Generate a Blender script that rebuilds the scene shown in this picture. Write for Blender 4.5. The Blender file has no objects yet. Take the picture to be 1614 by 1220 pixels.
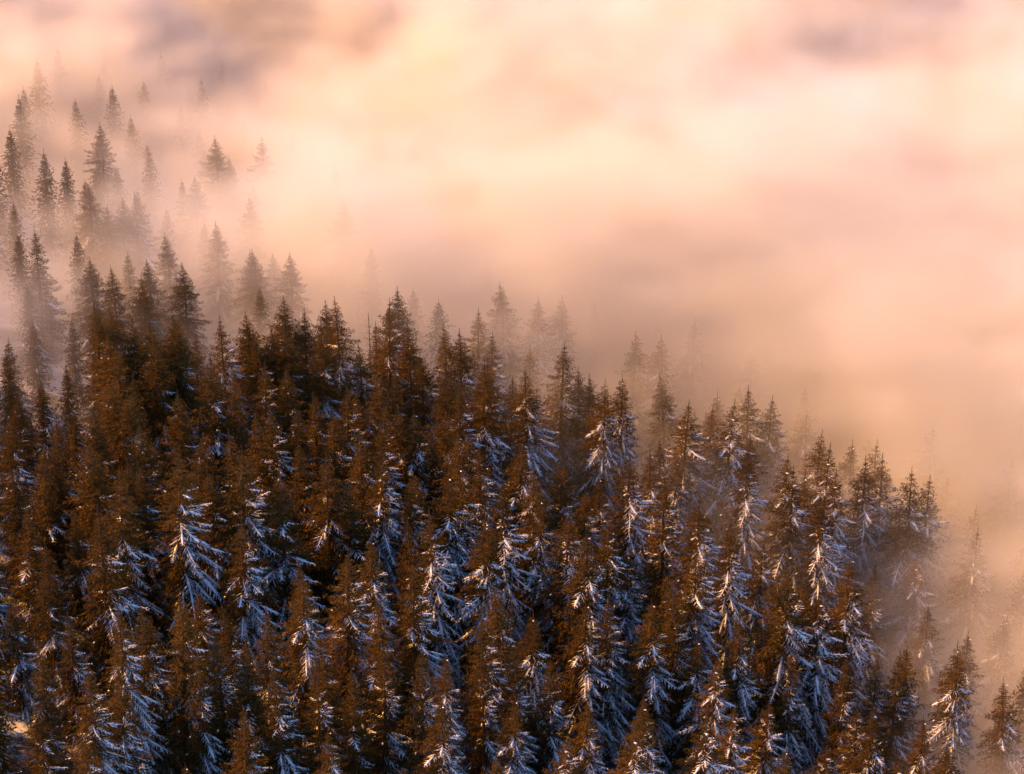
import bpy, math, random
import numpy as np

random.seed(7)
rng = np.random.default_rng(7)
SC = bpy.context.scene
COL = SC.collection
R = math.radians

# ------------------------------------------------------------------ camera, sky, sun, exposure
CAM = np.array([0.0, 0.0, 210.0])
PITCH = 32.0
HFOV = 18.0
IMG_W, IMG_H = 1614.0, 1220.0
FPX = IMG_W / 2 / math.tan(R(HFOV / 2))

cam_data = bpy.data.cameras.new('camera')
cam_data.sensor_width = 36.0
cam_data.sensor_fit = 'HORIZONTAL'
cam_data.lens = 18.0 / math.tan(R(HFOV / 2))
cam_data.clip_start = 1.0
cam_data.clip_end = 20000.0
cam = bpy.data.objects.new('camera', cam_data)
cam.location = CAM
cam.rotation_euler = (R(90 - PITCH), 0, 0)
COL.objects.link(cam)
SC.camera = cam

SUN_DIR = np.array([0.76, -0.40, -0.52])          # the way the light travels
SUN_DIR = SUN_DIR / np.linalg.norm(SUN_DIR)
SUN_ELEV = math.asin(-SUN_DIR[2])
SUN_AZ = math.atan2(-SUN_DIR[0], -SUN_DIR[1])     # compass angle of the sun, from +Y towards +X

world = bpy.data.worlds.new("World")
SC.world = world
world.use_nodes = True
wn, wl = world.node_tree.nodes, world.node_tree.links
wn.clear()
wo = wn.new('ShaderNodeOutputWorld')
wb = wn.new('ShaderNodeBackground')
ws = wn.new('ShaderNodeTexSky')
ws.sky_type = 'NISHITA'
ws.sun_disc = False
ws.sun_elevation = SUN_ELEV
ws.sun_rotation = SUN_AZ
ws.altitude = 1200
ws.air_density = 1.0
ws.dust_density = 0.0
ws.ozone_density = 5.5
wb.inputs['Strength'].default_value = 0.15
wl.new(ws.outputs[0], wb.inputs[0])
wl.new(wb.outputs[0], wo.inputs[0])

sun_data = bpy.data.lights.new('sun', 'SUN')
sun_data.energy = 5.0
sun_data.angle = R(0.6)
sun_data.color = (1.0, 0.415, 0.02)
sun = bpy.data.objects.new('sun', sun_data)
import mathutils
sun.rotation_euler = mathutils.Vector(-SUN_DIR).to_track_quat('Z', 'Y').to_euler()
COL.objects.link(sun)

SC.view_settings.view_transform = 'Standard'
SC.view_settings.look = 'None'
SC.view_settings.gamma = 1.0
SC.view_settings.use_curve_mapping = False
SC.view_settings.exposure = 1.28
SC.render.engine = 'CYCLES'
cy = SC.cycles
cy.max_bounces = 6
cy.diffuse_bounces = 1
cy.glossy_bounces = 1
cy.transmission_bounces = 2
cy.transparent_max_bounces = 8
cy.volume_bounces = 5
cy.volume_step_rate = 3.0
cy.volume_max_steps = 160
cy.use_adaptive_sampling = True
cy.adaptive_threshold = 0.02
cy.use_denoising = True
try:
    cy.denoiser = 'OPENIMAGEDENOISE'
    cy.denoising_input_passes = 'RGB_ALBEDO_NORMAL'
except Exception:
    pass


# ------------------------------------------------------------------ node helpers
def material(name, rough=0.8):
    m = bpy.data.materials.new(name)
    m.use_nodes = True
    nt = m.node_tree
    b = nt.nodes['Principled BSDF']
    b.inputs['Roughness'].default_value = rough
    return m, nt, b


def ramp(nt, src, stops):
    r = nt.nodes.new('ShaderNodeValToRGB')
    els = r.color_ramp.elements
    while len(els) < len(stops):
        els.new(0.5)
    for e, (p, c) in zip(els, stops):
        e.position = p
        e.color = (*c, 1)
    nt.links.new(src, r.inputs[0])
    return r.outputs[0]


def noise_node(nt, scale, detail=3, rough=0.5, coord='Object'):
    tc = nt.nodes.new('ShaderNodeTexCoord')
    n = nt.nodes.new('ShaderNodeTexNoise')
    n.inputs['Scale'].default_value = scale
    n.inputs['Detail'].default_value = detail
    n.inputs['Roughness'].default_value = rough
    nt.links.new(tc.outputs[coord], n.inputs['Vector'])
    return n.outputs['Fac']


def foliage_material():
    m, nt, b = material('spruce_needles', 0.6)
    f = noise_node(nt, 1.7, 4, 0.7)
    col = ramp(nt, f, [(0.30, (0.032, 0.022, 0.006)), (0.52, (0.098, 0.053, 0.010)), (0.72, (0.170, 0.084, 0.016))])
    oi = nt.nodes.new('ShaderNodeObjectInfo')
    mr = nt.nodes.new('ShaderNodeMapRange')
    mr.inputs['To Min'].default_value = 0.75
    mr.inputs['To Max'].default_value = 1.3
    nt.links.new(oi.outputs['Random'], mr.inputs['Value'])
    mx = nt.nodes.new('ShaderNodeVectorMath')
    mx.operation = 'SCALE'
    nt.links.new(col, mx.inputs[0])
    nt.links.new(mr.outputs[0], mx.inputs['Scale'])
    nt.links.new(mx.outputs[0], b.inputs['Base Color'])
    b.inputs['Specular IOR Level'].default_value = 0.06
    # needles pass a little light, so sprays glow at the edges
    tr = nt.nodes.new('ShaderNodeBsdfTranslucent')
    nt.links.new(mx.outputs[0], tr.inputs['Color'])
    ms_ = nt.nodes.new('ShaderNodeMixShader')
    ms_.inputs[0].default_value = 0.24
    nt.links.new(b.outputs[0], ms_.inputs[1])
    nt.links.new(tr.outputs[0], ms_.inputs[2])
    nt.links.new(ms_.outputs[0], nt.nodes['Material Output'].inputs['Surface'])
    return m


def bark_material():
    m, nt, b = material('spruce_bark', 0.9)
    f = noise_node(nt, 3.0, 5, 0.7)
    col = ramp(nt, f, [(0.35, (0.035, 0.022, 0.014)), (0.65, (0.11, 0.07, 0.045))])
    nt.links.new(col, b.inputs['Base Color'])
    return m


def snow_material():
    m, nt, b = material('fresh_snow', 0.75)
    f = noise_node(nt, 4.0, 4, 0.6)
    col = ramp(nt, f, [(0.3, (0.70, 0.72, 0.76)), (0.6, (0.84, 0.85, 0.87))])
    nt.links.new(col, b.inputs['Base Color'])
    f2 = noise_node(nt, 9.0, 3, 0.6)
    bp = nt.nodes.new('ShaderNodeBump')
    bp.inputs['Strength'].default_value = 0.5
    bp.inputs['Distance'].default_value = 0.08
    nt.links.new(f2, bp.inputs['Height'])
    nt.links.new(bp.outputs[0], b.inputs['Normal'])
    return m


def ground_material():
    m, nt, b = material('forest_floor', 0.9)
    f = noise_node(nt, 0.16, 6, 0.65)
    col = ramp(nt, f, [(0.46, (0.035, 0.028, 0.020)), (0.54, (0.30, 0.31, 0.33)), (0.68, (0.66, 0.68, 0.72))])
    nt.links.new(col, b.inputs['Base Color'])
    f2 = noise_node(nt, 0.9, 5, 0.6)
    bp = nt.nodes.new('ShaderNodeBump')
    bp.inputs['Strength'].default_value = 0.8
    bp.inputs['Distance'].default_value = 0.5
    nt.links.new(f2, bp.inputs['Height'])
    nt.links.new(bp.outputs[0], b.inputs['Normal'])
    return m


M_NEEDLE = foliage_material()
M_BARK = bark_material()
M_SNOW = snow_material()
M_GROUND = ground_material()


# ------------------------------------------------------------------ the mountainside
LATTICE = {}


def vnoise(x, y, seed):
    """smooth value noise on a unit lattice, 0..1"""
    if seed not in LATTICE:
        LATTICE[seed] = np.random.default_rng(seed).random((256, 256))
    g = LATTICE[seed]
    xi, yi = np.floor(x).astype(int), np.floor(y).astype(int)
    fx, fy = x - xi, y - yi
    fx, fy = fx * fx * (3 - 2 * fx), fy * fy * (3 - 2 * fy)
    a = g[xi % 256, yi % 256]; b_ = g[(xi + 1) % 256, yi % 256]
    c = g[xi % 256, (yi + 1) % 256]; d = g[(xi + 1) % 256, (yi + 1) % 256]
    return (a * (1 - fx) + b_ * fx) * (1 - fy) + (c * (1 - fx) + d * fx) * fy


def fbm(x, y, seed, octaves=4, gain=0.5):
    s, amp, tot = 0.0, 1.0, 0.0
    for k in range(octaves):
        s = s + amp * vnoise(x * 2 ** k + 13.7 * k, y * 2 ** k + 7.1 * k, seed + k)
        tot += amp
        amp *= gain
    return s / tot


def ground_z(x, y):
    x = np.asarray(x, float); y = np.asarray(y, float)
    yy = np.where(y > 1150, 1150 + 250 * np.tanh((y - 1150) / 250), y)
    yy = np.where(yy < -200, -200 + 150 * np.tanh((yy + 200) / 150), yy)
    xx = 420 * np.tanh(x / 420)
    z = -0.16 * yy - 0.19 * xx
    z = z + 9.0 * (fbm(x / 85.0, y / 110.0, 31, 3) - 0.5) + 1.5 * (fbm(x / 14.0, y / 14.0, 57, 2) - 0.5)
    return z


def mesh_object(name, verts, faces, mat, parent=None, smooth=False):
    me = bpy.data.meshes.new(name)
    me.from_pydata(verts, [], faces)
    if mat is not None:
        me.materials.append(mat)
    if smooth:
        me.polygons.foreach_set('use_smooth', [True] * len(me.polygons))
    me.update()
    o = bpy.data.objects.new(name, me)
    COL.objects.link(o)
    o.parent = parent
    return o


def build_ground():
    xs = np.concatenate([[-6000, -3000, -1500, -900, -500, -350], np.arange(-260, 320, 5.0), [340, 420, 600, 1000, 1800, 3500, 6000]])
    ys = np.concatenate([[-900, -500, -250, 0, 150, 250], np.arange(300, 1060, 5.0), [1100, 1200, 1400, 1800, 2600, 4500, 9000]])
    X, Y = np.meshgrid(xs, ys)
    Z = ground_z(X, Y)
    nx, ny = len(xs), len(ys)
    v = np.stack([X.ravel(), Y.ravel(), Z.ravel()], 1)
    i = np.arange(nx * ny).reshape(ny, nx)
    f = np.stack([i[:-1, :-1].ravel(), i[:-1, 1:].ravel(), i[1:, 1:].ravel(), i[1:, :-1].ravel()], 1)
    o = mesh_object('ground', v.tolist(), f.tolist(), M_GROUND, smooth=True)
    o['kind'] = 'structure'


build_ground()


# ------------------------------------------------------------------ where a pixel of the view meets the slope
def ray(px, py):
    u = (px - IMG_W / 2) / FPX
    v = (py - IMG_H / 2) / FPX
    p = R(PITCH)
    fwd = np.array([0, math.cos(p), -math.sin(p)])
    up = np.array([0, math.sin(p), math.cos(p)])
    d = fwd + u * np.array([1.0, 0, 0]) - v * up
    return d


def project(x, y, z):
    p = R(PITCH)
    dx, dy, dz = x - CAM[0], y - CAM[1], z - CAM[2]
    depth = dy * math.cos(p) - dz * math.sin(p)
    u = dx / depth
    v = -(dy * math.sin(p) + dz * math.cos(p)) / depth
    return IMG_W / 2 + u * FPX, IMG_H / 2 + v * FPX, depth


def foot_of(px, py, height):
    """the spot on the slope where a tree of this height shows its tip at the pixel"""
    d = ray(px, py)
    t = np.arange(200.0, 1100.0, 0.5)
    P = CAM[None, :] + t[:, None] * d[None, :]
    g = P[:, 2] - ground_z(P[:, 0], P[:, 1]) - height
    k = int(np.argmax(g < 0))
    if g[k] >= 0:
        return None
    return P[k, 0], P[k, 1]


# the line where the clear stand ends and the cloud begins, taken on the slope
EDGE = [foot_of(px, py, 27) for px, py in ((-150, 440), (20, 470), (136, 478), (270, 485), (400, 485), (540, 470), (640, 515), (760, 565),
                                           (830, 580), (950, 600), (1050, 640), (1170, 700), (1280, 735), (1370, 800), (1430, 900),
                                           (1480, 1000), (1560, 1140))]
EDGE_X = np.array([p[0] for p in EDGE]); EDGE_Y = np.array([p[1] for p in EDGE])
EDGE_X = np.concatenate([EDGE_X, [EDGE_X[-1] + 60]]); EDGE_Y = np.concatenate([EDGE_Y, [EDGE_Y[-1] - 120]])
CLOUD_Z = float(np.mean([ground_z(*p) for p in EDGE[2:12]])) + 16.0


def edge_dist(x, y):
    """metres beyond the edge of the clear stand"""
    x = np.asarray(x, float); y = np.asarray(y, float)
    best = np.full(np.broadcast(x, y).shape, 1e9)
    ex = np.concatenate([[-400.0], EDGE_X, [EDGE_X[-1] + 20]]); ey = np.concatenate([[EDGE_Y[0]], EDGE_Y, [-100.0]])
    for i in range(len(ex) - 1):
        dx, dy = ex[i + 1] - ex[i], ey[i + 1] - ey[i]
        t = np.clip(((x - ex[i]) * dx + (y - ey[i]) * dy) / (dx * dx + dy * dy), 0, 1)
        best = np.minimum(best, np.hypot(x - ex[i] - t * dx, y - ey[i] - t * dy))
    return best * np.where(y > np.interp(x, EDGE_X, EDGE_Y), 1.0, -1.0)


print('edge', [(round(float(a)), round(float(b))) for a, b in EDGE], CLOUD_Z)


# ------------------------------------------------------------------ spruces
def tube(points, radii, sides, phase=0.0):
    """tapered tube along a polyline; returns verts, quads"""
    pts = np.asarray(points, float)
    n = len(pts)
    tan = np.gradient(pts, axis=0)
    tan /= np.linalg.norm(tan, axis=1)[:, None] + 1e-9
    ref = np.array([0, 0, 1.0]) if abs(tan[0, 2]) < 0.8 else np.array([1.0, 0, 0])
    a = np.cross(tan, ref); a /= np.linalg.norm(a, axis=1)[:, None] + 1e-9
    b = np.cross(tan, a)
    ang = np.arange(sides) / sides * 2 * math.pi + phase
    r = np.asarray(radii, float)
    v = pts[:, None, :] + r[:, None, None] * (np.cos(ang)[None, :, None] * a[:, None, :] + np.sin(ang)[None, :, None] * b[:, None, :])
    v = v.reshape(-1, 3)
    f = []
    for i in range(n - 1):
        for j in range(sides):
            k = (j + 1) % sides
            f.append((i * sides + j, i * sides + k, (i + 1) * sides + k, (i + 1) * sides + j))
    return v, f


class Builder:
    def __init__(self):
        self.v, self.f, self.n = [], [], 0

    def add(self, v, f):
        self.v.append(np.asarray(v, float))
        f = np.asarray(f, int)
        if f.shape[1] == 3:
            f = np.concatenate([f, np.full((len(f), 1), -1 - self.n)], 1)
        self.f.append(f + self.n)
        self.n += len(v)

    def mesh(self, name, mat, smooth=False):
        me = bpy.data.meshes.new(name)
        v = np.concatenate(self.v); f = np.concatenate(self.f)
        me.vertices.add(len(v))
        me.vertices.foreach_set('co', v.astype(np.float32).ravel())
        me.loops.add(len(f) * 4)
        me.loops.foreach_set('vertex_index', f.astype(np.int32).ravel())
        me.polygons.add(len(f))
        me.polygons.foreach_set('loop_start', np.arange(0, len(f) * 4, 4, dtype=np.int32))
        me.update(calc_edges=True)
        if smooth:
            me.polygons.foreach_set('use_smooth', np.ones(len(f), bool))
        me.materials.append(mat)
        return me


def kites(B, base, direc, length, width, g):
    """many kite shaped needle sprays: base (n,3), direc (n,3) unit, length (n), width (n)"""
    n = len(base)
    if n == 0:
        return
    rnd = g.normal(size=(n, 3))
    side = np.cross(direc, rnd)
    side /= np.linalg.norm(side, axis=1)[:, None] + 1e-9
    mid = base + direc * (length * 0.45)[:, None]
    v = np.stack([base, mid + side * (width / 2)[:, None], base + direc * length[:, None], mid - side * (width / 2)[:, None]], 1).reshape(-1, 3)
    f = np.arange(4 * n).reshape(n, 4)
    B.add(v, f)


def snow_ribs(B, base, direc, length, width, g):
    """little ridged strips of snow lying on twigs, closed underneath"""
    n = len(base)
    if n == 0:
        return
    side = np.cross(direc, np.array([0, 0, 1.0])); side /= np.linalg.norm(side, axis=1)[:, None] + 1e-9
    up = np.cross(side, direc)
    tip = base + direc * length[:, None]
    mid = base + direc * (length * 0.5)[:, None]
    w = (width / 2)[:, None]
    v = np.stack([base, mid - side * w, tip, mid + side * w, mid + up * w * 1.1], 1).reshape(-1, 3)
    q = np.arange(n)[:, None] * 5
    tri = np.concatenate([q + np.array([[0, 1, 4]]), q + np.array([[1, 2, 4]]), q + np.array([[2, 3, 4]]), q + np.array([[3, 0, 4]])], 0)
    # write triangles as quads with the ridge point shared twice is invalid, so use two folded quads instead
    quads = np.concatenate([q + np.array([[0, 1, 2, 4]]), q + np.array([[0, 4, 2, 3]])], 0)
    B.add(v, quads)


SNOW_AZ = math.atan2(-0.12, 1.0)      # the weather side of every crown: to the right and a little downhill


class Sprays:
    """needle sprays or snow strips waiting to be written into one mesh"""
    def __init__(self):
        self.b, self.d, self.l, self.w = [], [], [], []

    def add(self, b, d, l, w):
        self.b.append(np.atleast_2d(b)); self.d.append(np.atleast_2d(d)); self.l.append(np.atleast_1d(l)); self.w.append(np.atleast_1d(w))

    def write(self, fn, B, g, origin=None):
        if self.b:
            b = np.concatenate(self.b)
            fn(B, b if origin is None else b - origin, np.concatenate(self.d), np.concatenate(self.l), np.concatenate(self.w), g)


def spruce_meshes(seed, H, Rad, shape, snow_k, droop, snow_top=0.16, dens=1.0, sparse=0.0, fork=False, lop=0.10, dead=False,
                  split=False, lod=False, broken=0.0):
    """shape: exponent of the crown outline; returns (trunk, crown, snow, boughs)"""
    g = np.random.default_rng(seed)
    BT, BC, BS = Builder(), Builder(), Builder()
    hs = np.linspace(-0.8, H * (1 - broken), 12)
    bend = g.normal(0, 0.16, 2)
    cx = bend[0] * np.sin(hs / H * 3.0); cyy = bend[1] * np.sin(hs / H * 2.2)
    tr = np.maximum(0.012 * H * (1 - np.clip(hs / H, 0, 1)) ** 0.85 + 0.015, 0.02)
    v, f = tube(np.stack([cx, cyy, hs], 1), tr, 5 if lod else 8)
    BT.add(v, f)
    tops = [(0.0, 0.0, H)]
    if fork:
        tops.append((-1.25, 0.25, H - 0.7))
        fz = np.linspace(H - 5.0, H - 0.7, 5)
        v, f = tube(np.stack([np.array([0, -.7, -1.1, -1.25, -1.25]), np.linspace(0, .25, 5), fz], 1), [.1, .08, .06, .04, .02], 5)
        BT.add(v, f)
    boughs = []
    TW, SN = Sprays(), Sprays()
    side_bias = g.uniform(0, 2 * math.pi)
    if not broken:
        for (tx, ty, tz) in tops:
            for k in range(18):
                zz = tz - 1.7 * (k + 0.5) / 18 - 0.1
                d = g.normal(0, 0.5, 3); d[2] = 1.0
                TW.add([tx, ty, zz], d / np.linalg.norm(d), 0.12 + 0.012 * k, 0.08)
    for ti, (tx, ty, tz) in enumerate(tops):
        z = tz - 1.5 - broken * H
        z_low = H * g.uniform(0.06, 0.12) if ti == 0 else tz - 4.6
        while z > z_low:
            t = (H - z) / H
            step = (0.48 + 0.26 * min(1, t * 2.2)) / dens
            nb = int(g.integers(5, 8)) if t > 0.09 else 4
            az0 = g.uniform(0, 2 * math.pi)
            x_ = min(max(t - 0.035, 0) / 0.80, 1.0)
            prof = (0.62 * x_ + 0.38 * (1 - (1 - x_) ** 2)) ** shape
            if t > 0.88:
                prof *= 1 - 0.35 * (t - 0.88) / 0.12
            if ti == 1:
                prof *= 0.8
            ring = g.uniform(0.82, 1.12)
            for k in range(nb):
                if g.random() < sparse:
                    continue
                az = az0 + 2 * math.pi * k / nb + g.normal(0, 0.22)
                L = Rad * prof * g.uniform(0.68, 1.14) * ring + 0.10
                L *= 1 + lop * math.cos(az - side_bias)
                if g.random() < 0.06:
                    L *= 1.25
                e0 = R(34 - 71 * min(1, t * 1.7) * droop + g.normal(0, 7))
                zb = z + g.uniform(-0.14, 0.14)
                nseg = 6
                s = np.linspace(0, 1, nseg)
                ca, sa = math.cos(az), math.sin(az)
                sag = (0.20 + 0.30 * t) * droop
                rr = L * s * math.cos(e0)
                zz = zb + L * (s * math.sin(e0) - sag * s ** 1.7 * 0.9 + 0.16 * s ** 4)
                off = g.normal(0, 0.035 * L) * np.sin(s * 3.0)
                pts = np.stack([rr * ca - off * sa, rr * sa + off * ca, zz], 1)
                ox = float(np.interp(zb, hs, cx)) + tx * (1 if ti else 0); oy = float(np.interp(zb, hs, cyy)) + ty * (1 if ti else 0)
                pts[:, 0] += ox; pts[:, 1] += oy
                c = 0.5 + 0.5 * math.cos(az - SNOW_AZ)
                a_t = min(1, max(0, (t - snow_top) / 0.30))
                p_side = a_t * c ** 1.3 * 1.25
                p_low = min(1, max(0, (t - 0.45) / 0.25)) * (0.18 + 0.62 * c)
                snowy = g.random() < snow_k * max(p_side, p_low) and not dead
                own = split and snowy and L > 2.6 and t > 0.16 and sa < 0.45
                if own:
                    mBC, mBS, mTW, mSN = Builder(), Builder(), Sprays(), Sprays()
                    org = np.array([ox, oy, zb])
                else:
                    mBC, mBS, mTW, mSN = BC, BS, TW, SN
                    org = np.zeros(3)
                if L > 0.8 or dead:
                    v, f = tube(pts - org, np.linspace(0.018 * L + 0.02, 0.015, nseg), 3)
                    mBC.add(v, f)
                nt_ = max(3, int(L / (0.92 if lod else 0.32)))
                u = np.clip(np.linspace(0.12, 0.98, nt_) + g.normal(0, 0.02, nt_), 0.08, 1.0)
                P = np.stack([np.interp(u, s, pts[:, j]) for j in range(3)], 1)
                T = np.stack([np.interp(np.clip(u + 0.03, 0, 1), s, pts[:, j]) - np.interp(np.clip(u - 0.03, 0, 1), s, pts[:, j]) for j in range(3)], 1)
                T /= np.linalg.norm(T, axis=1)[:, None] + 1e-9
                S_ = np.cross(T, np.array([0, 0, 1.0])); S_ /= np.linalg.norm(S_, axis=1)[:, None] + 1e-9
                small = min(1.0, 0.42 + 0.40 * L)
                for sgn in (-1, 1):
                    tl = (0.42 * L * (1 - u) ** 0.8 + 0.06 + 0.16 * min(1, L / 1.5)) * g.uniform(0.7, 1.2, nt_)
                    tl = np.minimum(tl, 1.35)
                    ang = g.uniform(0.70, 1.05, nt_)
                    D = T * np.cos(ang)[:, None] + sgn * S_ * np.sin(ang)[:, None]
                    D[:, 2] -= g.uniform(0.05, 0.55, nt_) * (0.20 + t)
                    D /= np.linalg.norm(D, axis=1)[:, None]
                    if dead:
                        if sgn > 0:
                            mTW.add(P, D, tl * 0.7, np.full(nt_, 0.035))
                        continue
                    mTW.add(P, D, tl, np.full(nt_, 0.32 * small if lod else 0.13 * small))
                    for q in range(1 if lod else 4):
                        w_ = g.uniform(0.15, 0.9, nt_)
                        D2 = D + g.normal(0, 0.55, (nt_, 3)); D2[:, 2] -= 0.22 * t * 2
                        D2 /= np.linalg.norm(D2, axis=1)[:, None]
                        k_ = 2.4 * small if lod else small
                        mTW.add(P + D * (tl * w_)[:, None], D2, g.uniform(0.20, 0.40, nt_) * k_, g.uniform(0.07, 0.12, nt_) * k_)
                    if snowy:
                        keep = g.random(nt_) < (0.5 if lod else 0.82)
                        if keep.any():
                            mSN.add(P[keep] + [0, 0, 0.07], D[keep], tl[keep] * g.uniform(0.7, 1.0, keep.sum()),
                                    g.uniform(0.07, 0.14, keep.sum()) * (1.6 if lod else 1.0))
                if snowy and L > 0.5:
                    s0 = g.uniform(0.05, 0.45)
                    us = np.linspace(s0, g.uniform(0.9, 1.02), 8)
                    Q = np.stack([np.interp(np.clip(us, 0, 1), s, pts[:, j]) for j in range(3)], 1) - org
                    Q[:, 2] += 0.06
                    wid = (0.070 + 0.020 * L) * g.uniform(0.5, 1.3)
                    rad = wid * np.array([0.25, 0.7, 1.0, 0.95, 1.0, 0.85, 0.6, 0.15]) * g.uniform(0.55, 1.35, 8)
                    v, f = tube(Q, rad, 4 if lod else 5)
                    v = v.reshape(8, -1, 3)
                    v[:, :, 2] = Q[:, None, 2] + (v[:, :, 2] - Q[:, None, 2]) * 0.65
                    mBS.add(v.reshape(-1, 3), f)
                elif not dead and g.random() < 0.08 * snow_k * a_t + 0.004:
                    SN.add(P[-2:-1] + [0, 0, .05], T[-2:-1], np.array([0.4]), np.array([0.2]))
                if own:
                    mTW.write(kites, mBC, g, org)
                    mSN.write(snow_ribs, mBS, g, org)
                    boughs.append((org, mBC.mesh('bough', M_NEEDLE), mBS.mesh('snow', M_SNOW)))
            z -= step * g.uniform(0.7, 1.3)
    if lod:
        return BT, BC, BS, TW, SN, g
    TW.write(kites, BC, g)
    SN.write(snow_ribs, BS, g)
    return BT.mesh('trunk', M_BARK), BC.mesh('crown', M_BARK if dead else M_NEEDLE), (BS.mesh('snow', M_SNOW) if BS.n else None), boughs


# kind: (nominal height, meshes), from hardly any snow to heavy snow
SM = spruce_meshes
VARIANTS = {
    'slender': [(24, SM(101, 24, 3.9, 1.0, 0.12, 0.75, 0.30)), (25, SM(102, 25, 3.5, 0.95, 0.22, 0.70, 0.26, lop=0.25)),
                (24, SM(103, 24, 4.1, 1.05, 0.55, 0.80, 0.20)), (25, SM(104, 25, 3.8, 0.95, 0.65, 0.85, 0.16, 0.9, 0.10))],
    'classic': [(28, SM(201, 28, 5.7, 1.0, 0.36, 0.88, 0.24)), (28, SM(202, 28, 5.3, 0.95, 0.55, 0.85, 0.20, 0.92, 0.06, lop=0.22)),
                (29, SM(203, 29, 6.0, 1.05, 0.72, 0.98, 0.15, 0.92)), (28, SM(204, 28, 5.7, 1.0, 0.92, 1.05, 0.12, 0.85, 0.12, lop=0.2))],
    'broad': [(30, SM(301, 30, 7.3, 1.05, 0.60, 0.95, 0.18, 0.85)), (31, SM(302, 31, 7.8, 1.1, 0.72, 1.12, 0.14, 0.85, lop=0.2)),
              (30, SM(303, 30, 6.9, 1.0, 0.98, 1.05, 0.10, 0.88)), (30, SM(304, 30, 7.2, 1.05, 1.15, 1.15, 0.07, 0.82, 0.08))],
    'grand': [(30, SM(401, 30, 7.4, 1.05, 0.72, 1.05, 0.12, 0.80, 0.06, split=True)),
              (30, SM(402, 30, 7.0, 1.0, 1.05, 1.12, 0.08, 0.80, 0.06, split=True))],
    'forked': [(30, SM(501, 30, 8.0, 0.95, 0.75, 0.98, 0.12, 0.80, 0.05, fork=True, split=True))],
    'dead': [(20, SM(601, 20, 2.6, 0.9, 0.0, 0.35, 0.9, 0.55, 0.35, dead=True))],
    'snapped': [(26, SM(701, 26, 5.0, 0.95, 0.5, 0.9, 0.18, 0.9, 0.1, broken=0.07))],
}
TREES = []     # every standing tree: dict(x, y, H, root)


def snowiness(qx, qy):
    return 0.9 * (qx - 136) / 1342 + 0.55 * (qy - 480) / 600


def child(name, me, parent, loc=(0, 0, 0)):
    o = bpy.data.objects.new(name, me)
    o.parent = parent
    o.location = loc
    COL.objects.link(o)
    return o


def plant(kind, x, y, H, qx, qy, name='spruce_tree'):
    vs = VARIANTS[kind]
    sn = snowiness(qx, qy) + rng.normal(0, 0.20)
    vi = int(np.clip(sn * len(vs), 0, len(vs) - 1))
    h0, (mt, mc, ms, boughs) = vs[vi]
    root = bpy.data.objects.new(name, None)
    root.empty_display_size = 1.0
    root.location = (x, y, float(ground_z(x, y)))
    root.rotation_euler = (R(rng.normal(0, 1.2)), R(rng.normal(0, 1.2)), R(rng.uniform(-45, 45) if not boughs else rng.uniform(-20, 20)))
    s = H / h0
    w = s * rng.uniform(1.02, 1.28)
    root.scale = (w, w * rng.uniform(0.93, 1.07), s)
    COL.objects.link(root)
    child('trunk', mt, root)
    child('crown' if kind != 'dead' else 'bare_branches', mc, root)
    if ms is not None:
        child('snow', ms, root)['kind'] = 'stuff'
    for org, mb, msn in boughs:
        bo = child('bough', mb, root, org)
        child('snow', msn, bo)
    return root, vi


# tips of the trees one can tell apart, where they stand on the slope: (px, py, kind letter, height)
def conv(ox, oy, k, lst):
    return [(ox + a / k, oy + b / k, c, h) for a, b, c, h in lst]


S, C, B = 'slender', 'classic', 'broad'
HERO = []
# far trees looming through the cloud at upper left
HERO += conv(136, 136, 2.409, [(482, 178, C, 27), (538, 258, C, 22), (652, 183, B, 28), (778, 180, C, 27), (862, 275, C, 27),
    (930, 290, C, 25), (395, 345, C, 24), (40, 135, C, 26), (8, 365, B, 26), (62, 445, C, 24), (112, 415, C, 26), (182, 395, B, 27),
    (232, 418, C, 26), (58, 530, C, 20), (92, 522, C, 21), (10, 640, C, 24), (308, 555, C, 25), (347, 612, C, 22), (482, 500, C, 26),
    (172, 618, S, 22), (228, 655, C, 24), (215, 735, C, 22), (95, 680, C, 26), (358, 672, C, 26), (612, 625, C, 22), (650, 610, C, 24),
    (709, 635, C, 20), (735, 670, S, 18), (765, 632, C, 24), (790, 665, C, 22), (620, 400, C, 26), (975, 420, C, 24)])
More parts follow.
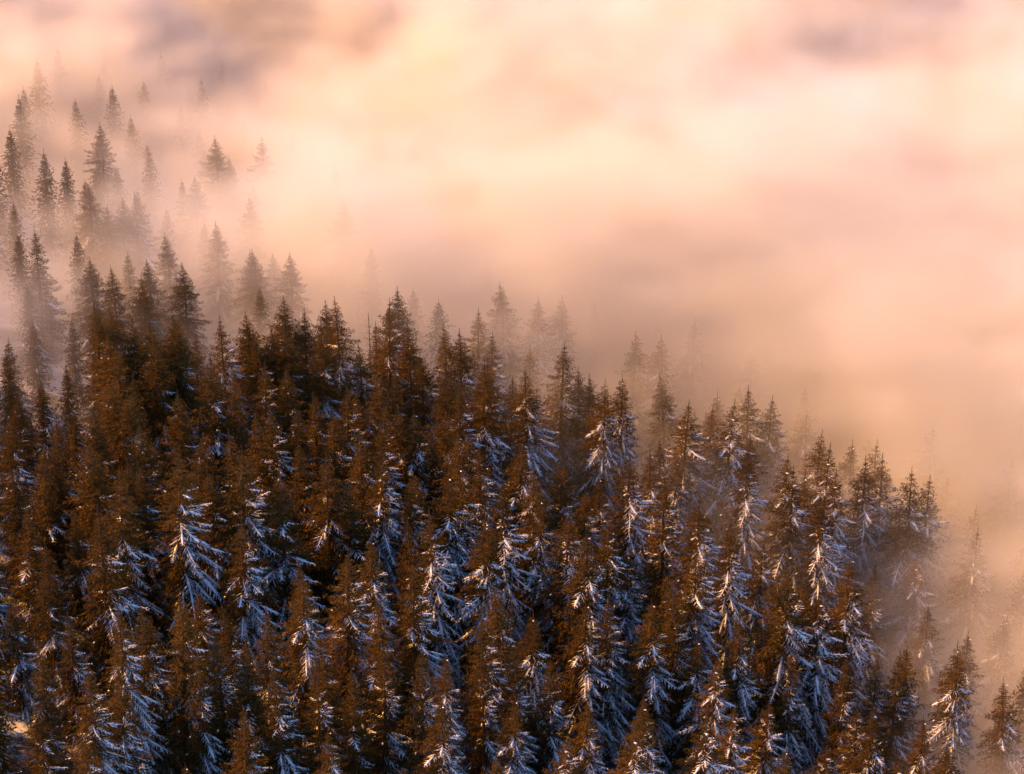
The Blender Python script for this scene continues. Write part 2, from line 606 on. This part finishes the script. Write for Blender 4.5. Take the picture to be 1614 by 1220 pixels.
# the lit edge of the stand
HERO += conv(136, 136, 2.409, [(895, 815, C, 25), (968, 795, B, 29), (1145, 805, C, 28), (1105, 760, C, 24), (1175, 755, C, 26),
    (1225, 898, C, 27), (1095, 905, S, 22), (1275, 1000, C, 24), (1360, 905, C, 25), (1410, 925, C, 27), (1485, 840, C, 25),
    (1535, 940, C, 25), (1505, 1035, C, 27), (1590, 1105, C, 22), (1600, 740, B, 26)])
HERO += conv(806, 136, 2.402, [(95, 795, C, 25), (185, 790, C, 25), (180, 965, C, 28), (130, 1045, C, 24), (62, 1060, B, 27),
    (68, 985, C, 22), (243, 1058, C, 24), (282, 1095, C, 24), (343, 1103, C, 27), (408, 1095, C, 27), (440, 925, C, 25),
    (585, 930, C, 26), (690, 870, C, 25), (600, 1075, C, 25), (630, 1075, C, 26)])
HERO += conv(806, 610, 2.402, [(185, 265, C, 27), (335, 335, C, 22), (440, 255, B, 28), (530, 248, C, 24), (582, 180, C, 24),
    (628, 265, C, 22), (648, 60, B, 28), (750, 50, C, 26), (815, 60, B, 29), (905, 0, B, 29), (970, 30, B, 28), (895, 170, C, 24),
    (880, 232, B, 30), (790, 15, C, 24), (585, 332, C, 30), (708, 400, B, 30), (275, 395, C, 22), (180, 455, B, 29), (295, 495, C, 30),
    (375, 500, B, 28), (1052, 250, B, 28), (1078, 295, B, 30), (1105, 310, C, 28), (1195, 210, B, 31), (1140, 170, C, 27),
    (1272, 185, C, 26), (1340, 245, B, 31), (1375, 208, B, 29), (1410, 240, B, 31), (1185, 400, B, 29), (1240, 320, B, 29),
    (1535, 310, B, 31), (1280, 628, C, 30), (1050, 700, B, 29), (1155, 762, B, 27), (1055, 1010, S, 22), (870, 862, C, 25),
    (825, 510, B, 29), (535, 795, C, 26), (620, 740, S, 28), (365, 800, C, 25), (270, 808, C, 25), (88, 845, S, 24), (705, 940, C, 22),
    (20, 985, S, 22), (140, 1015, S, 22), (1255, 1020, S, 22), (1375, 1015, S, 22), (1455, 1000, S, 24), (1500, 965, S, 24),
    (700, 590, B, 28), (1600, 150, B, 28), (1590, 330, B, 30)])
Z = 5.044
HERO += conv(136, 460, Z, [(30, 85, C, 26), (90, 70, S, 24), (165, 112, C, 26), (370, 235, C, 24), (465, 178, C, 27), (668, 135, C, 28),
    (748, 175, C, 28), (880, 330, S, 22), (1100, 195, C, 26), (1045, 300, S, 24), (1195, 195, C, 26), (1278, 140, C, 26),
    (1355, 290, C, 25), (1485, 250, C, 25), (1535, 30, C, 28), (1590, 235, C, 27), (210, 340, C, 24), (275, 420, S, 24),
    (565, 330, C, 27), (965, 470, C, 28), (1160, 620, S, 25), (1400, 560, C, 26), (1560, 560, C, 26), (150, 690, C, 26),
    (430, 660, S, 25), (700, 780, C, 27), (300, 760, C, 26), (60, 900, C, 27), (1340, 950, S, 26), (1490, 900, C, 26)])
HERO += conv(456, 460, Z, [(90, 120, C, 27), (200, 240, C, 27), (300, 100, B, 27), (560, 400, C, 25)])
HERO += conv(456, 560, Z, [(540, 300, S, 23), (795, 140, S, 23), (1235, 135, C, 26), (1375, 245, C, 26), (1540, 30, B, 29),
    (180, 280, C, 26), (320, 430, C, 26), (670, 210, C, 25), (700, 380, C, 25), (880, 380, C, 27), (1000, 400, C, 27), (760, 520, C, 26),
    (1230, 430, C, 25), (1170, 580, S, 25), (1330, 600, C, 26), (1480, 600, C, 26), (530, 580, C, 27), (980, 830, C, 26),
    (290, 780, B, 27), (680, 760, B, 28), (500, 990, S, 24), (950, 950, C, 26), (1290, 900, C, 28), (1420, 850, C, 28),
    (1560, 700, C, 27), (40, 420, C, 25), (80, 680, S, 26), (440, 250, C, 26)])
HERO += conv(136, 660, Z, [(450, 50, C, 27), (900, 90, C, 27), (700, 225, C, 32), (850, 300, S, 26), (300, 290, C, 25), (210, 370, B, 29),
    (430, 330, C, 26), (980, 390, C, 26), (1180, 110, C, 28), (1240, 220, B, 31), (1210, 770, C, 26), (60, 700, C, 28),
    (1540, 400, C, 28), (40, 150, C, 27)])
HERO += conv(456, 760, Z, [(430, 555, C, 28), (655, 395, C, 27), (1170, 200, B, 30), (960, 290, S, 26), (990, 610, C, 28), (75, 690, C, 27),
    (690, 930, S, 24), (1560, 270, C, 30)])
HERO += conv(136, 850, Z, [(280, 510, C, 26), (470, 500, S, 24), (690, 440, C, 27), (780, 560, C, 25), (1155, 510, S, 24), (1060, 710, S, 24),
    (1420, 540, S, 26), (880, 850, S, 22), (1240, 800, S, 24), (20, 1000, C, 24), (240, 1040, S, 22), (1520, 940, S, 24)])
HERO += conv(456, 850, Z, [(285, 760, S, 23), (380, 690, C, 24), (730, 830, S, 24), (1030, 840, S, 26), (1220, 890, C, 24), (1580, 560, C, 27),
    (480, 1020, S, 22), (190, 900, S, 24), (1560, 900, S, 24)])
HERO += conv(740, 680, Z, [(330, 50, C, 28), (490, 290, B, 27), (270, 420, B, 31), (130, 90, C, 27), (545, 480, C, 26), (140, 690, C, 28),
    (1260, 950, C, 24), (910, 470, C, 20)])
HERO += conv(740, 850, Z, [(255, 340, C, 27), (515, 550, C, 26), (640, 930, S, 22), (150, 820, C, 26), (350, 860, S, 24), (1590, 300, S, 26)])

HERO.append((580, 492, 'dead', 19))
GRAND = [(275, 705), (1172, 707), (1101, 776), (688, 800), (382, 704), (989, 716), (1364, 712), (1393, 710), (881, 799), (1299, 777), (793, 763), (1148, 822)]
HERO = [(px, py, ('grand' if c in (B, C) and any(math.hypot(px - gx, py - gy) < 5 for gx, gy in GRAND) else c), h) for px, py, c, h in HERO]
HERO = [(px, py, ('forked' if math.hypot(px - 1243, py - 901) < 6 else c), h) for px, py, c, h in HERO]
HERO = [(px, py, ('snapped' if math.hypot(px - 713, py - 855) < 8 or math.hypot(px - 384, py - 495) < 6 else c), h) for px, py, c, h in HERO]
HERO.sort(key=lambda q: q[2] not in ('grand', 'forked', 'dead', 'snapped'))

placed = []          # x, y, height, kind, tip pixel, tip depth
for px, py, kind, h in HERO:
    if px < 520 and py < 430:
        h *= 0.86
    p = foot_of(px, py, h)
    if p is None:
        continue
    if any(math.hypot(p[0] - q[0], p[1] - q[1]) < (2.2 if kind != 'dead' else 0.5) for q in placed):
        continue
    placed.append((p[0], p[1], h, kind, px, py, True))

n_hero = len(placed)
# the rest of the stand: between them, beyond the edges of the picture and down into the cloud
tries = 0
while tries < 16000:
    tries += 1
    y = rng.uniform(215, 590)
    x = rng.uniform(-0.25, 0.23) * y
    rightness = min(1, max(0, (x / y + 0.10) / 0.2))
    h = (20 + 6 * rightness) * rng.uniform(0.85, 1.12)
    gz = float(ground_z(x, y))
    qx, qy, dep = project(x, y, gz + h)
    if qy > 1330 or qx < -150 or qx > 1660:
        continue
    inside = 136 < qx < 1478 and 136 < qy < 1083
    need = 8.4 if inside else 7.6
    if qx < 136:
        need = 6.2
    if inside:
        h *= 0.85
    if edge_dist(x, y) > 15:
        need = 7.8 if x > 35 else (8.0 if x < -45 else 10.5)
    if edge_dist(x, y) > 130 - 50 * rightness:
        continue
    if any((x - q[0]) ** 2 + (y - q[1]) ** 2 < need * need for q in placed):
        continue
    kind = S if rng.random() < 0.75 - 0.6 * rightness else (B if rng.random() < 0.15 + 0.5 * rightness else C)
    if rng.random() < 0.02:
        kind = 'snapped'
    placed.append((x, y, h, kind, qx, qy, False))

# the 300 that show largest stand as trees of their own; the others are one mass
def showing(q):
    if not (0 <= q[4] <= 1614 and 0 <= q[5] <= 1205):
        return 0.0
    return (3.0 if q[6] else 1.0) * q[2] / math.hypot(q[1], 190)


order = sorted(range(len(placed)), key=lambda i: -showing(placed[i]))
single = [placed[i] for i in order[:300] if showing(placed[i]) > 0]
mass = [placed[i] for i in order[300:]] + [placed[i] for i in order[:300] if showing(placed[i]) <= 0]
print('trees', n_hero, len(placed), len(single), len(mass))

ROOTS = []
for q in single:
    root, vi = plant(q[3], q[0], q[1], q[2], q[4], q[5])
    ROOTS.append((root, q, vi))


# ------------------------------------------------------------------ what sets each spruce apart
LANDMARKS = [   # tip pixel, words for others to refer to it, its own label
    (538, 466, 'tallest spruce of the lit edge', 'tallest spruce on the lit edge of the stand, its pointed tip against orange cloud'),
    (644, 509, 'lone-tipped edge spruce right of the tallest', 'sharp dark spruce standing clear at the edge, right of the tallest edge spruce'),
    (611, 470, 'veiled spruce behind the edge', 'orange veiled spruce behind the edge, just right of the bare dead tree'),
    (580, 492, 'bare dead tree', 'thin bare dead tree without needles at the edge of the stand'),
    (441, 466, 'slim edge spruce left of the tallest', 'slim spruce rising above its neighbours, left of the tallest edge spruce'),
    (268, 487, 'left one of the dark twin spruces', 'left one of two dark twin spruces touching at the left of the edge'),
    (284, 495, 'right one of the dark twin spruces', 'right one of two dark twin spruces touching at the left of the edge'),
    (832, 577, 'dark spruce at mid-edge', 'dark full spruce with a sharp tip at the middle of the fog edge'),
    (761, 566, 'wide spruce left of mid-edge', 'wide dark spruce on the edge, left of the one at the middle'),
    (1172, 707, 'tall snowy spruce at the right bend', 'tall spruce with hanging snowy boughs where the cloud wraps the right of the stand'),
    (1255, 733, 'double spruce sinking into the cloud', 'broad spruce with a close companion, sinking into brown cloud at right'),
    (1050, 748, 'tall brown spruce right of centre', 'tall brown spruce right of the centre, lit down to its middle'),
    (989, 716, 'dark spruce above the tall brown one', 'dark spruce with snow-laden lower boughs, up-left of the tall brown spruce'),
    (1243, 901, 'fork-topped spruce', 'very broad spruce with a forked top and snow-laden boughs at lower right'),
    (1287, 927, 'companion of the fork-topped spruce', 'broad spruce leaning close to the right of the fork-topped spruce'),
    (1339, 871, 'pale spruce in the mauve mist', 'pale snowy spruce standing in mauve mist at the lower right'),
    (1101, 776, 'snow-laden spruce right of the tall brown one', 'spruce with long snow-laden boughs, down-right of the tall brown spruce'),
    (882, 718, 'dark-topped spruce below mid-edge', 'snowy spruce with a dark top, below the spruce at the middle of the edge'),
    (688, 800, 'spruce with long snowy boughs at the centre', 'large spruce with long drooping snow-laden boughs near the centre of the stand'),
    (275, 705, 'large snowy spruce at the left', 'large spruce with wide snow-laden lower boughs in the left of the stand'),
    (376, 813, 'cone-shaped spruce right of the large snowy one', 'cone shaped brown spruce with snow on its right side, lower left'),
    (541, 870, 'wide-shouldered spruce', 'wide-shouldered brown spruce in front of a dark gap, lower left of centre'),
    (586, 838, 'spruce behind the wide-shouldered one', 'spruce with snow tufts, just up-right of the wide-shouldered spruce'),
    (919, 945, 'left spruce of the front pair', 'left one of two brown spruces side by side near the front'),
    (960, 945, 'right spruce of the front pair', 'right one of two brown spruces side by side near the front'),
    (1025, 941, 'spruce right of the front pair', 'tall brown spruce just right of the pair near the front'),
    (1168, 969, 'small brown spruce below the fork-topped one', 'small brown spruce at the front, down-left of the fork-topped spruce'),
    (273, 937, 'brown spruce at the front left', 'brown lit spruce at the front left, before the large snowy spruce'),
    (191, 951, 'snow-fringed spruce at the front left', 'snow fringed spruce at the front, nearest to the lower left corner'),
    (225, 670, 'bushy spruce over the left gap', 'bushy brown spruce beside a small dark gap in the left of the stand'),
    (314, 678, 'golden spruce above the large snowy one', 'golden brown spruce up-right of the large snowy spruce at the left'),
    (513, 715, 'broad dark spruce mid-stand', 'broad dark spruce in the heart of the stand, left of centre'),
    (591, 711, 'second broad spruce mid-stand', 'broad spruce just right of the broad dark one in the heart of the stand'),
    (211, 300, 'darkest spruce in the upper left cloud', 'darkest spruce showing through the cloud at the upper left'),
    (264, 366, 'hazy spruce above the twin spruces', 'hazy spruce rising from the orange mist above the dark twin spruces'),
    (336, 343, 'faint spruce in the left cloud', 'faint spruce drowned in cloud above the left part of the edge'),
    (407, 212, 'large blue silhouette in the cloud', 'large blue-grey silhouette of a spruce high up in the cloud'),
    (494, 250, 'lone faint tip in the cloud', 'lone faint spruce tip to the right of the large blue silhouette'),
    (989, 521, 'glowing tip right of the middle', 'faint spruce tip glowing orange in the cloud, right of the middle'),
    (845, 467, 'faint spruce above mid-edge', 'faint spruce melting into the cloud above the middle of the edge'),
    (881, 538, 'glowing spruce behind mid-edge', 'glowing orange spruce just behind the middle of the edge'),
    (1430, 1012, 'last small spruce at the lower right', 'last small spruce at the lower right, its lit tip against dusky mist'),
    (1364, 712, 'spruce fading out at the right', 'tall snowy spruce fading into cloud near the right side'),
    (471, 897, 'slim brown spruce beside the wide-shouldered one', 'slim brown spruce just left of the wide-shouldered spruce'),
    (842, 959, 'spruce before the dark hollow', 'brown spruce standing before a dark blue hollow near the front'),
    (793, 763, 'great snow-streaked spruce', 'great spruce streaked with snow down its right side, below the middle of the edge'),
    (790, 917, 'spruce below the great snow-streaked one', 'brown spruce lit on the left, right below the great snow-streaked spruce'),
]
SHAPE_WORD = {'slender': 'slim', 'classic': 'full', 'broad': 'broad', 'grand': 'broad', 'forked': 'fork-topped', 'dead': 'bare', 'snapped': 'broken-topped'}
SNOW_WORD = ['brown', 'lightly snowed', 'snowy', 'snow-laden']


def label_spruces():
    land = {}
    free = list(range(len(ROOTS)))
    for li, (lx, ly, ref, lab) in enumerate(LANDMARKS):
        best = min(free, key=lambda i: math.hypot(ROOTS[i][1][4] - lx, ROOTS[i][1][5] - ly))
        if math.hypot(ROOTS[best][1][4] - lx, ROOTS[best][1][5] - ly) > 9:
            continue
        if (ROOTS[best][1][3] == 'dead') != (li == 3):
            continue
        free.remove(best)
        land[best] = (ref, lab)
    dirs = ['right of', 'below right of', 'below', 'below left of', 'left of', 'above left of', 'above', 'above right of']
    slots = {}
    for i in free:
        q = ROOTS[i][1]
        b = min(land, key=lambda j: math.hypot(ROOTS[j][1][4] - q[4], ROOTS[j][1][5] - q[5]))
        dx, dy = q[4] - ROOTS[b][1][4], q[5] - ROOTS[b][1][5]
        k = int(round(math.atan2(dy, dx) / (math.pi / 4))) % 8
        slots.setdefault((b, k), []).append((math.hypot(dx, dy), i))
    ordn = ['first', 'second', 'third', 'fourth', 'fifth', 'sixth', 'seventh', 'eighth', 'ninth', 'tenth',
            'eleventh', 'twelfth', 'thirteenth', 'fourteenth', 'fifteenth']
    for (b, k), lst in slots.items():
        for n, (_, i) in enumerate(sorted(lst)):
            root, q, vi = ROOTS[i]
            snow = SNOW_WORD[min(3, vi + (2 if q[3] == 'grand' else 0))]
            root['label'] = '%s %s spruce, %s %s %s' % (SHAPE_WORD[q[3]], snow, ordn[min(n, 14)] if len(lst) > 1 else 'just', dirs[k], 'the ' + land[b][0])
            if len(root['label'].split()) > 16:
                root['label'] = root['label'].replace(' ' + snow + ' ', ' ')
            root['category'] = 'tree'
    for b, (ref, lab) in land.items():
        ROOTS[b][0]['label'] = lab
        ROOTS[b][0]['category'] = 'tree'
    for root, q, vi in ROOTS:
        root['group'] = 'spruces of the hillside stand'
        if q[3] == 'dead':
            root.name = 'dead_tree'
            del root['group']
    print('landmarks', len(land), 'of', len(LANDMARKS))
    for root, q, vi in ROOTS:
        if not 4 <= len(root['label'].split()) <= 16:
            print('LABEL LENGTH', len(root['label'].split()), root['label'])


label_spruces()


def build_mass(mass):
    lods = [SM(801, 24, 3.9, 1.0, 0.25, 0.75, 0.28, lod=True), SM(802, 28, 5.6, 1.0, 0.5, 0.9, 0.2, lod=True), SM(803, 28, 6.2, 1.0, 0.95, 1.05, 0.12, lod=True)]
    cooked = []
    for (BT, BC, BS, TW, SN, g), h0 in zip(lods, (24, 28, 28)):
        TW.write(kites, BC, g); SN.write(snow_ribs, BS, g)
        cooked.append((h0, [(np.concatenate(b.v), np.concatenate(b.f)) for b in (BT, BC, BS)]))
    outs = [Builder(), Builder(), Builder()]
    for x, y, h, kind, qx, qy, hero in mass:
        k = 0 if kind == S else (1 if snowiness(qx, qy) + rng.normal(0, .2) < 0.6 else 2)
        h0, parts = cooked[k]
        a = R(rng.uniform(-45, 45)); s = h / h0
        M = np.array([[math.cos(a) * s, -math.sin(a) * s, 0], [math.sin(a) * s, math.cos(a) * s, 0], [0, 0, s]])
        base = np.array([x, y, float(ground_z(x, y))])
        for o, (v, f) in zip(outs, parts):
            o.add(v @ M.T + base, f)
    root = bpy.data.objects.new('spruce_forest', None)
    COL.objects.link(root)
    root['kind'] = 'stuff'
    root['category'] = 'forest'
    root['label'] = 'further spruces of the stand sinking into the cloud and beyond its edges'
    for nm, o, m in (('trunks', outs[0], M_BARK), ('crowns', outs[1], M_NEEDLE), ('snow', outs[2], M_SNOW)):
        c = child(nm, o.mesh(nm, m), root)
        c['kind'] = 'stuff'


build_mass(mass)


# ------------------------------------------------------------------ the sea of cloud
def build_fog():
    vox = 3.0
    x0, x1, y0, y1, z0, z1 = -190.0, 210.0, 215.0, 800.0, -165.0, 12.0
    nx, ny, nz = [int(round((b - a) / vox)) + 1 for a, b in ((x0, x1), (y0, y1), (z0, z1))]
    xs = np.linspace(x0, x1, nx); ys = np.linspace(y0, y1, ny)
    X, Y = np.meshgrid(xs, ys)
    G = ground_z(X, Y)
    # top of the cloud: nearly level, billowing
    e = edge_dist(X, Y)
    bil = fbm(X / 46.0, Y / 60.0, 301, 4, 0.55) - 0.5
    bil = np.maximum(bil, -0.09)
    far = np.clip(e / 90.0, 0, 1); far = far * far * (3 - 2 * far)
    left = np.clip((-0.055 - X / Y) / 0.06, 0, 1)
    lift = 20 * far * (1 - 0.30 * left * np.clip(1.6 - e / 140, 0, 1))
    bank = np.clip((-78 - X) / 40, 0, 1) * np.clip((Y - 545) / 50, 0, 1)  # extra cloud height added at the far left to shade the upper-left cloud
    tilt = np.clip(0.17 * (X + 5) - 0.05 * (Y - 430), -8, 22) * np.clip((e - 5) / 40, 0, 1)
    top = CLOUD_Z + tilt + 15 * np.exp(-((e - 34) / 30.0) ** 2) + lift + (12 + 26 * far) * bil + 24 * bank - 8 * np.clip((X - 20) / 10, 0, 1) * np.clip((50 - X) / 10, 0, 1) * np.clip((42 - e) / 42, 0, 1)
    dens = 0.75 + 0.6 * fbm(X / 50.0 + 5, Y / 50.0, 402, 3)
    dens = dens * np.interp(e, [-25, -5, 12, 32, 60, 100], [0.0, 0.07, 0.32, 0.52, 0.9, 1.5]) * (1 - 0.35 * left * np.clip(1.6 - e / 90, 0, 1) * np.clip(e / 40, 0, 1)) * (1 + 0.5 * np.clip((X - 34) / 16, 0, 1) * np.clip((25 - e) / 30, 0, 1))
    dens = dens + 0.14 * np.clip((X - 44) / 10, 0, 1) * np.clip((e + 12) / 16, 0, 1) * np.clip((60 - e) / 40, 0, 1)
    # thin mist hanging between the trees along the edge of the stand
    mist = np.exp(-((e - 12) / 20.0) ** 2) * np.clip((fbm(X / 32.0, Y / 32.0, 909, 3) - 0.36) / 0.25, 0, 1)
    v = np.stack([X.ravel(), Y.ravel(), np.full(X.size, z0)], 1)
    i = np.arange(nx * ny).reshape(ny, nx)
    f = np.stack([i[:-1, :-1].ravel(), i[:-1, 1:].ravel(), i[1:, 1:].ravel(), i[1:, :-1].ravel()], 1)
    o = mesh_object('fog', v.tolist(), f.tolist(), None)
    for nm, arr in (('fog_top', top), ('fog_density', dens), ('ground_level', G), ('mist', mist)):
        a = o.data.attributes.new(nm, 'FLOAT', 'POINT')
        a.data.foreach_set('value', arr.ravel().astype(np.float32))
    ng = bpy.data.node_groups.new('fog_field', 'GeometryNodeTree')
    ng.interface.new_socket('Geometry', in_out='INPUT', socket_type='NodeSocketGeometry')
    ng.interface.new_socket('Geometry', in_out='OUTPUT', socket_type='NodeSocketGeometry')
    N, L = ng.nodes, ng.links
    gi = N.new('NodeGroupInput'); go = N.new('NodeGroupOutput')
    pos = N.new('GeometryNodeInputPosition')
    sep = N.new('ShaderNodeSeparateXYZ'); L.new(pos.outputs[0], sep.inputs[0])

    def math_(op, a, b=None, c=None):
        n = N.new('ShaderNodeMath'); n.operation = op
        for k, s in enumerate((a, b, c)):
            if s is None:
                continue
            if isinstance(s, (int, float)):
                n.inputs[k].default_value = s
            else:
                L.new(s, n.inputs[k])
        return n.outputs[0]
    ix = math_('ROUND', math_('DIVIDE', math_('SUBTRACT', sep.outputs[0], x0), (x1 - x0) / (nx - 1)))
    iy = math_('ROUND', math_('DIVIDE', math_('SUBTRACT', sep.outputs[1], y0), (y1 - y0) / (ny - 1)))
    idx = math_('ADD', math_('MULTIPLY', iy, nx), ix)

    def samp(nm):
        at = N.new('GeometryNodeInputNamedAttribute'); at.data_type = 'FLOAT'; at.inputs['Name'].default_value = nm
        s = N.new('GeometryNodeSampleIndex'); s.data_type = 'FLOAT'; s.domain = 'POINT'
        L.new(gi.outputs[0], s.inputs['Geometry']); L.new(at.outputs[0], s.inputs['Value']); L.new(idx, s.inputs['Index'])
        return s.outputs[0]
    top_s, den_s, gr_s, mist_s = samp('fog_top'), samp('fog_density'), samp('ground_level'), samp('mist')
    # billow detail
    mp = N.new('ShaderNodeVectorMath'); mp.operation = 'MULTIPLY'; mp.inputs[1].default_value = (0.72, 1.15, 1.8)
    L.new(pos.outputs[0], mp.inputs[0])

    def noise(scale, detail, rough):
        n = N.new('ShaderNodeTexNoise')
        n.inputs['Scale'].default_value = scale; n.inputs['Detail'].default_value = detail; n.inputs['Roughness'].default_value = rough
        L.new(mp.outputs[0], n.inputs['Vector'])
        return n.outputs['Fac']
    n1 = noise(0.026, 5, 0.62)
    depth = math_('SUBTRACT', top_s, sep.outputs[2])                    # metres below the top
    depth = math_('ADD', depth, math_('MULTIPLY', math_('SUBTRACT', n1, 0.5), 56))
    n2 = noise(0.07, 4, 0.65)
    depth = math_('ADD', depth, math_('MULTIPLY', math_('SUBTRACT', n2, 0.5), 70))
    n3 = noise(0.17, 2, 0.6)
    depth = math_('ADD', depth, math_('MULTIPLY', math_('SUBTRACT', n3, 0.5), 30))
    mr = N.new('ShaderNodeMapRange'); mr.interpolation_type = 'SMOOTHSTEP'
    mr.inputs['From Min'].default_value = -8; mr.inputs['From Max'].default_value = 24
    L.new(depth, mr.inputs['Value'])
    d = math_('MULTIPLY', math_('POWER', mr.outputs[0], 2.2), den_s)
    hg = N.new('ShaderNodeMapRange'); hg.interpolation_type = 'SMOOTHSTEP'
    hg.inputs['From Min'].default_value = 30; hg.inputs['From Max'].default_value = 8
    L.new(math_('SUBTRACT', sep.outputs[2], gr_s), hg.inputs['Value'])
    wisp = N.new('ShaderNodeMapRange'); wisp.interpolation_type = 'SMOOTHSTEP'
    wisp.inputs['From Min'].default_value = 0.40; wisp.inputs['From Max'].default_value = 0.68
    L.new(n1, wisp.inputs['Value'])
    md_ = math_('MULTIPLY', math_('MULTIPLY', hg.outputs[0], wisp.outputs[0]), math_('MULTIPLY', mist_s, 0.34))
    d = math_('ADD', d, md_)
    # nothing is stored below the ground
    above = math_('GREATER_THAN', math_('SUBTRACT', sep.outputs[2], gr_s), -8)
    d = math_('MULTIPLY', d, above)
    vc = N.new('GeometryNodeVolumeCube')
    L.new(d, vc.inputs['Density'])
    vc.inputs['Min'].default_value = (x0, y0, z0); vc.inputs['Max'].default_value = (x1, y1, z1)
    vc.inputs['Resolution X'].default_value = nx; vc.inputs['Resolution Y'].default_value = ny; vc.inputs['Resolution Z'].default_value = nz
    sm = N.new('GeometryNodeSetMaterial')
    m = bpy.data.materials.new('cloud_air'); m.use_nodes = True
    nt = m.node_tree; nt.nodes.clear()
    out = nt.nodes.new('ShaderNodeOutputMaterial'); pv = nt.nodes.new('ShaderNodeVolumePrincipled')
    pv.inputs['Color'].default_value = (0.99, 0.99, 0.99, 1)
    pv.inputs['Density'].default_value = 0.15
    pv.inputs['Anisotropy'].default_value = 0.6
    nt.links.new(pv.outputs[0], out.inputs['Volume'])
    sm.inputs['Material'].default_value = m
    L.new(vc.outputs[0], sm.inputs[0]); L.new(sm.outputs[0], go.inputs[0])
    o.data.materials.append(m)
    md = o.modifiers.new('fog_field', 'NODES'); md.node_group = ng
    o['kind'] = 'stuff'
    o['label'] = 'sunlit bank of cloud filling the valley beside the spruce stand'
    o['category'] = 'fog'



if True:
    build_fog()
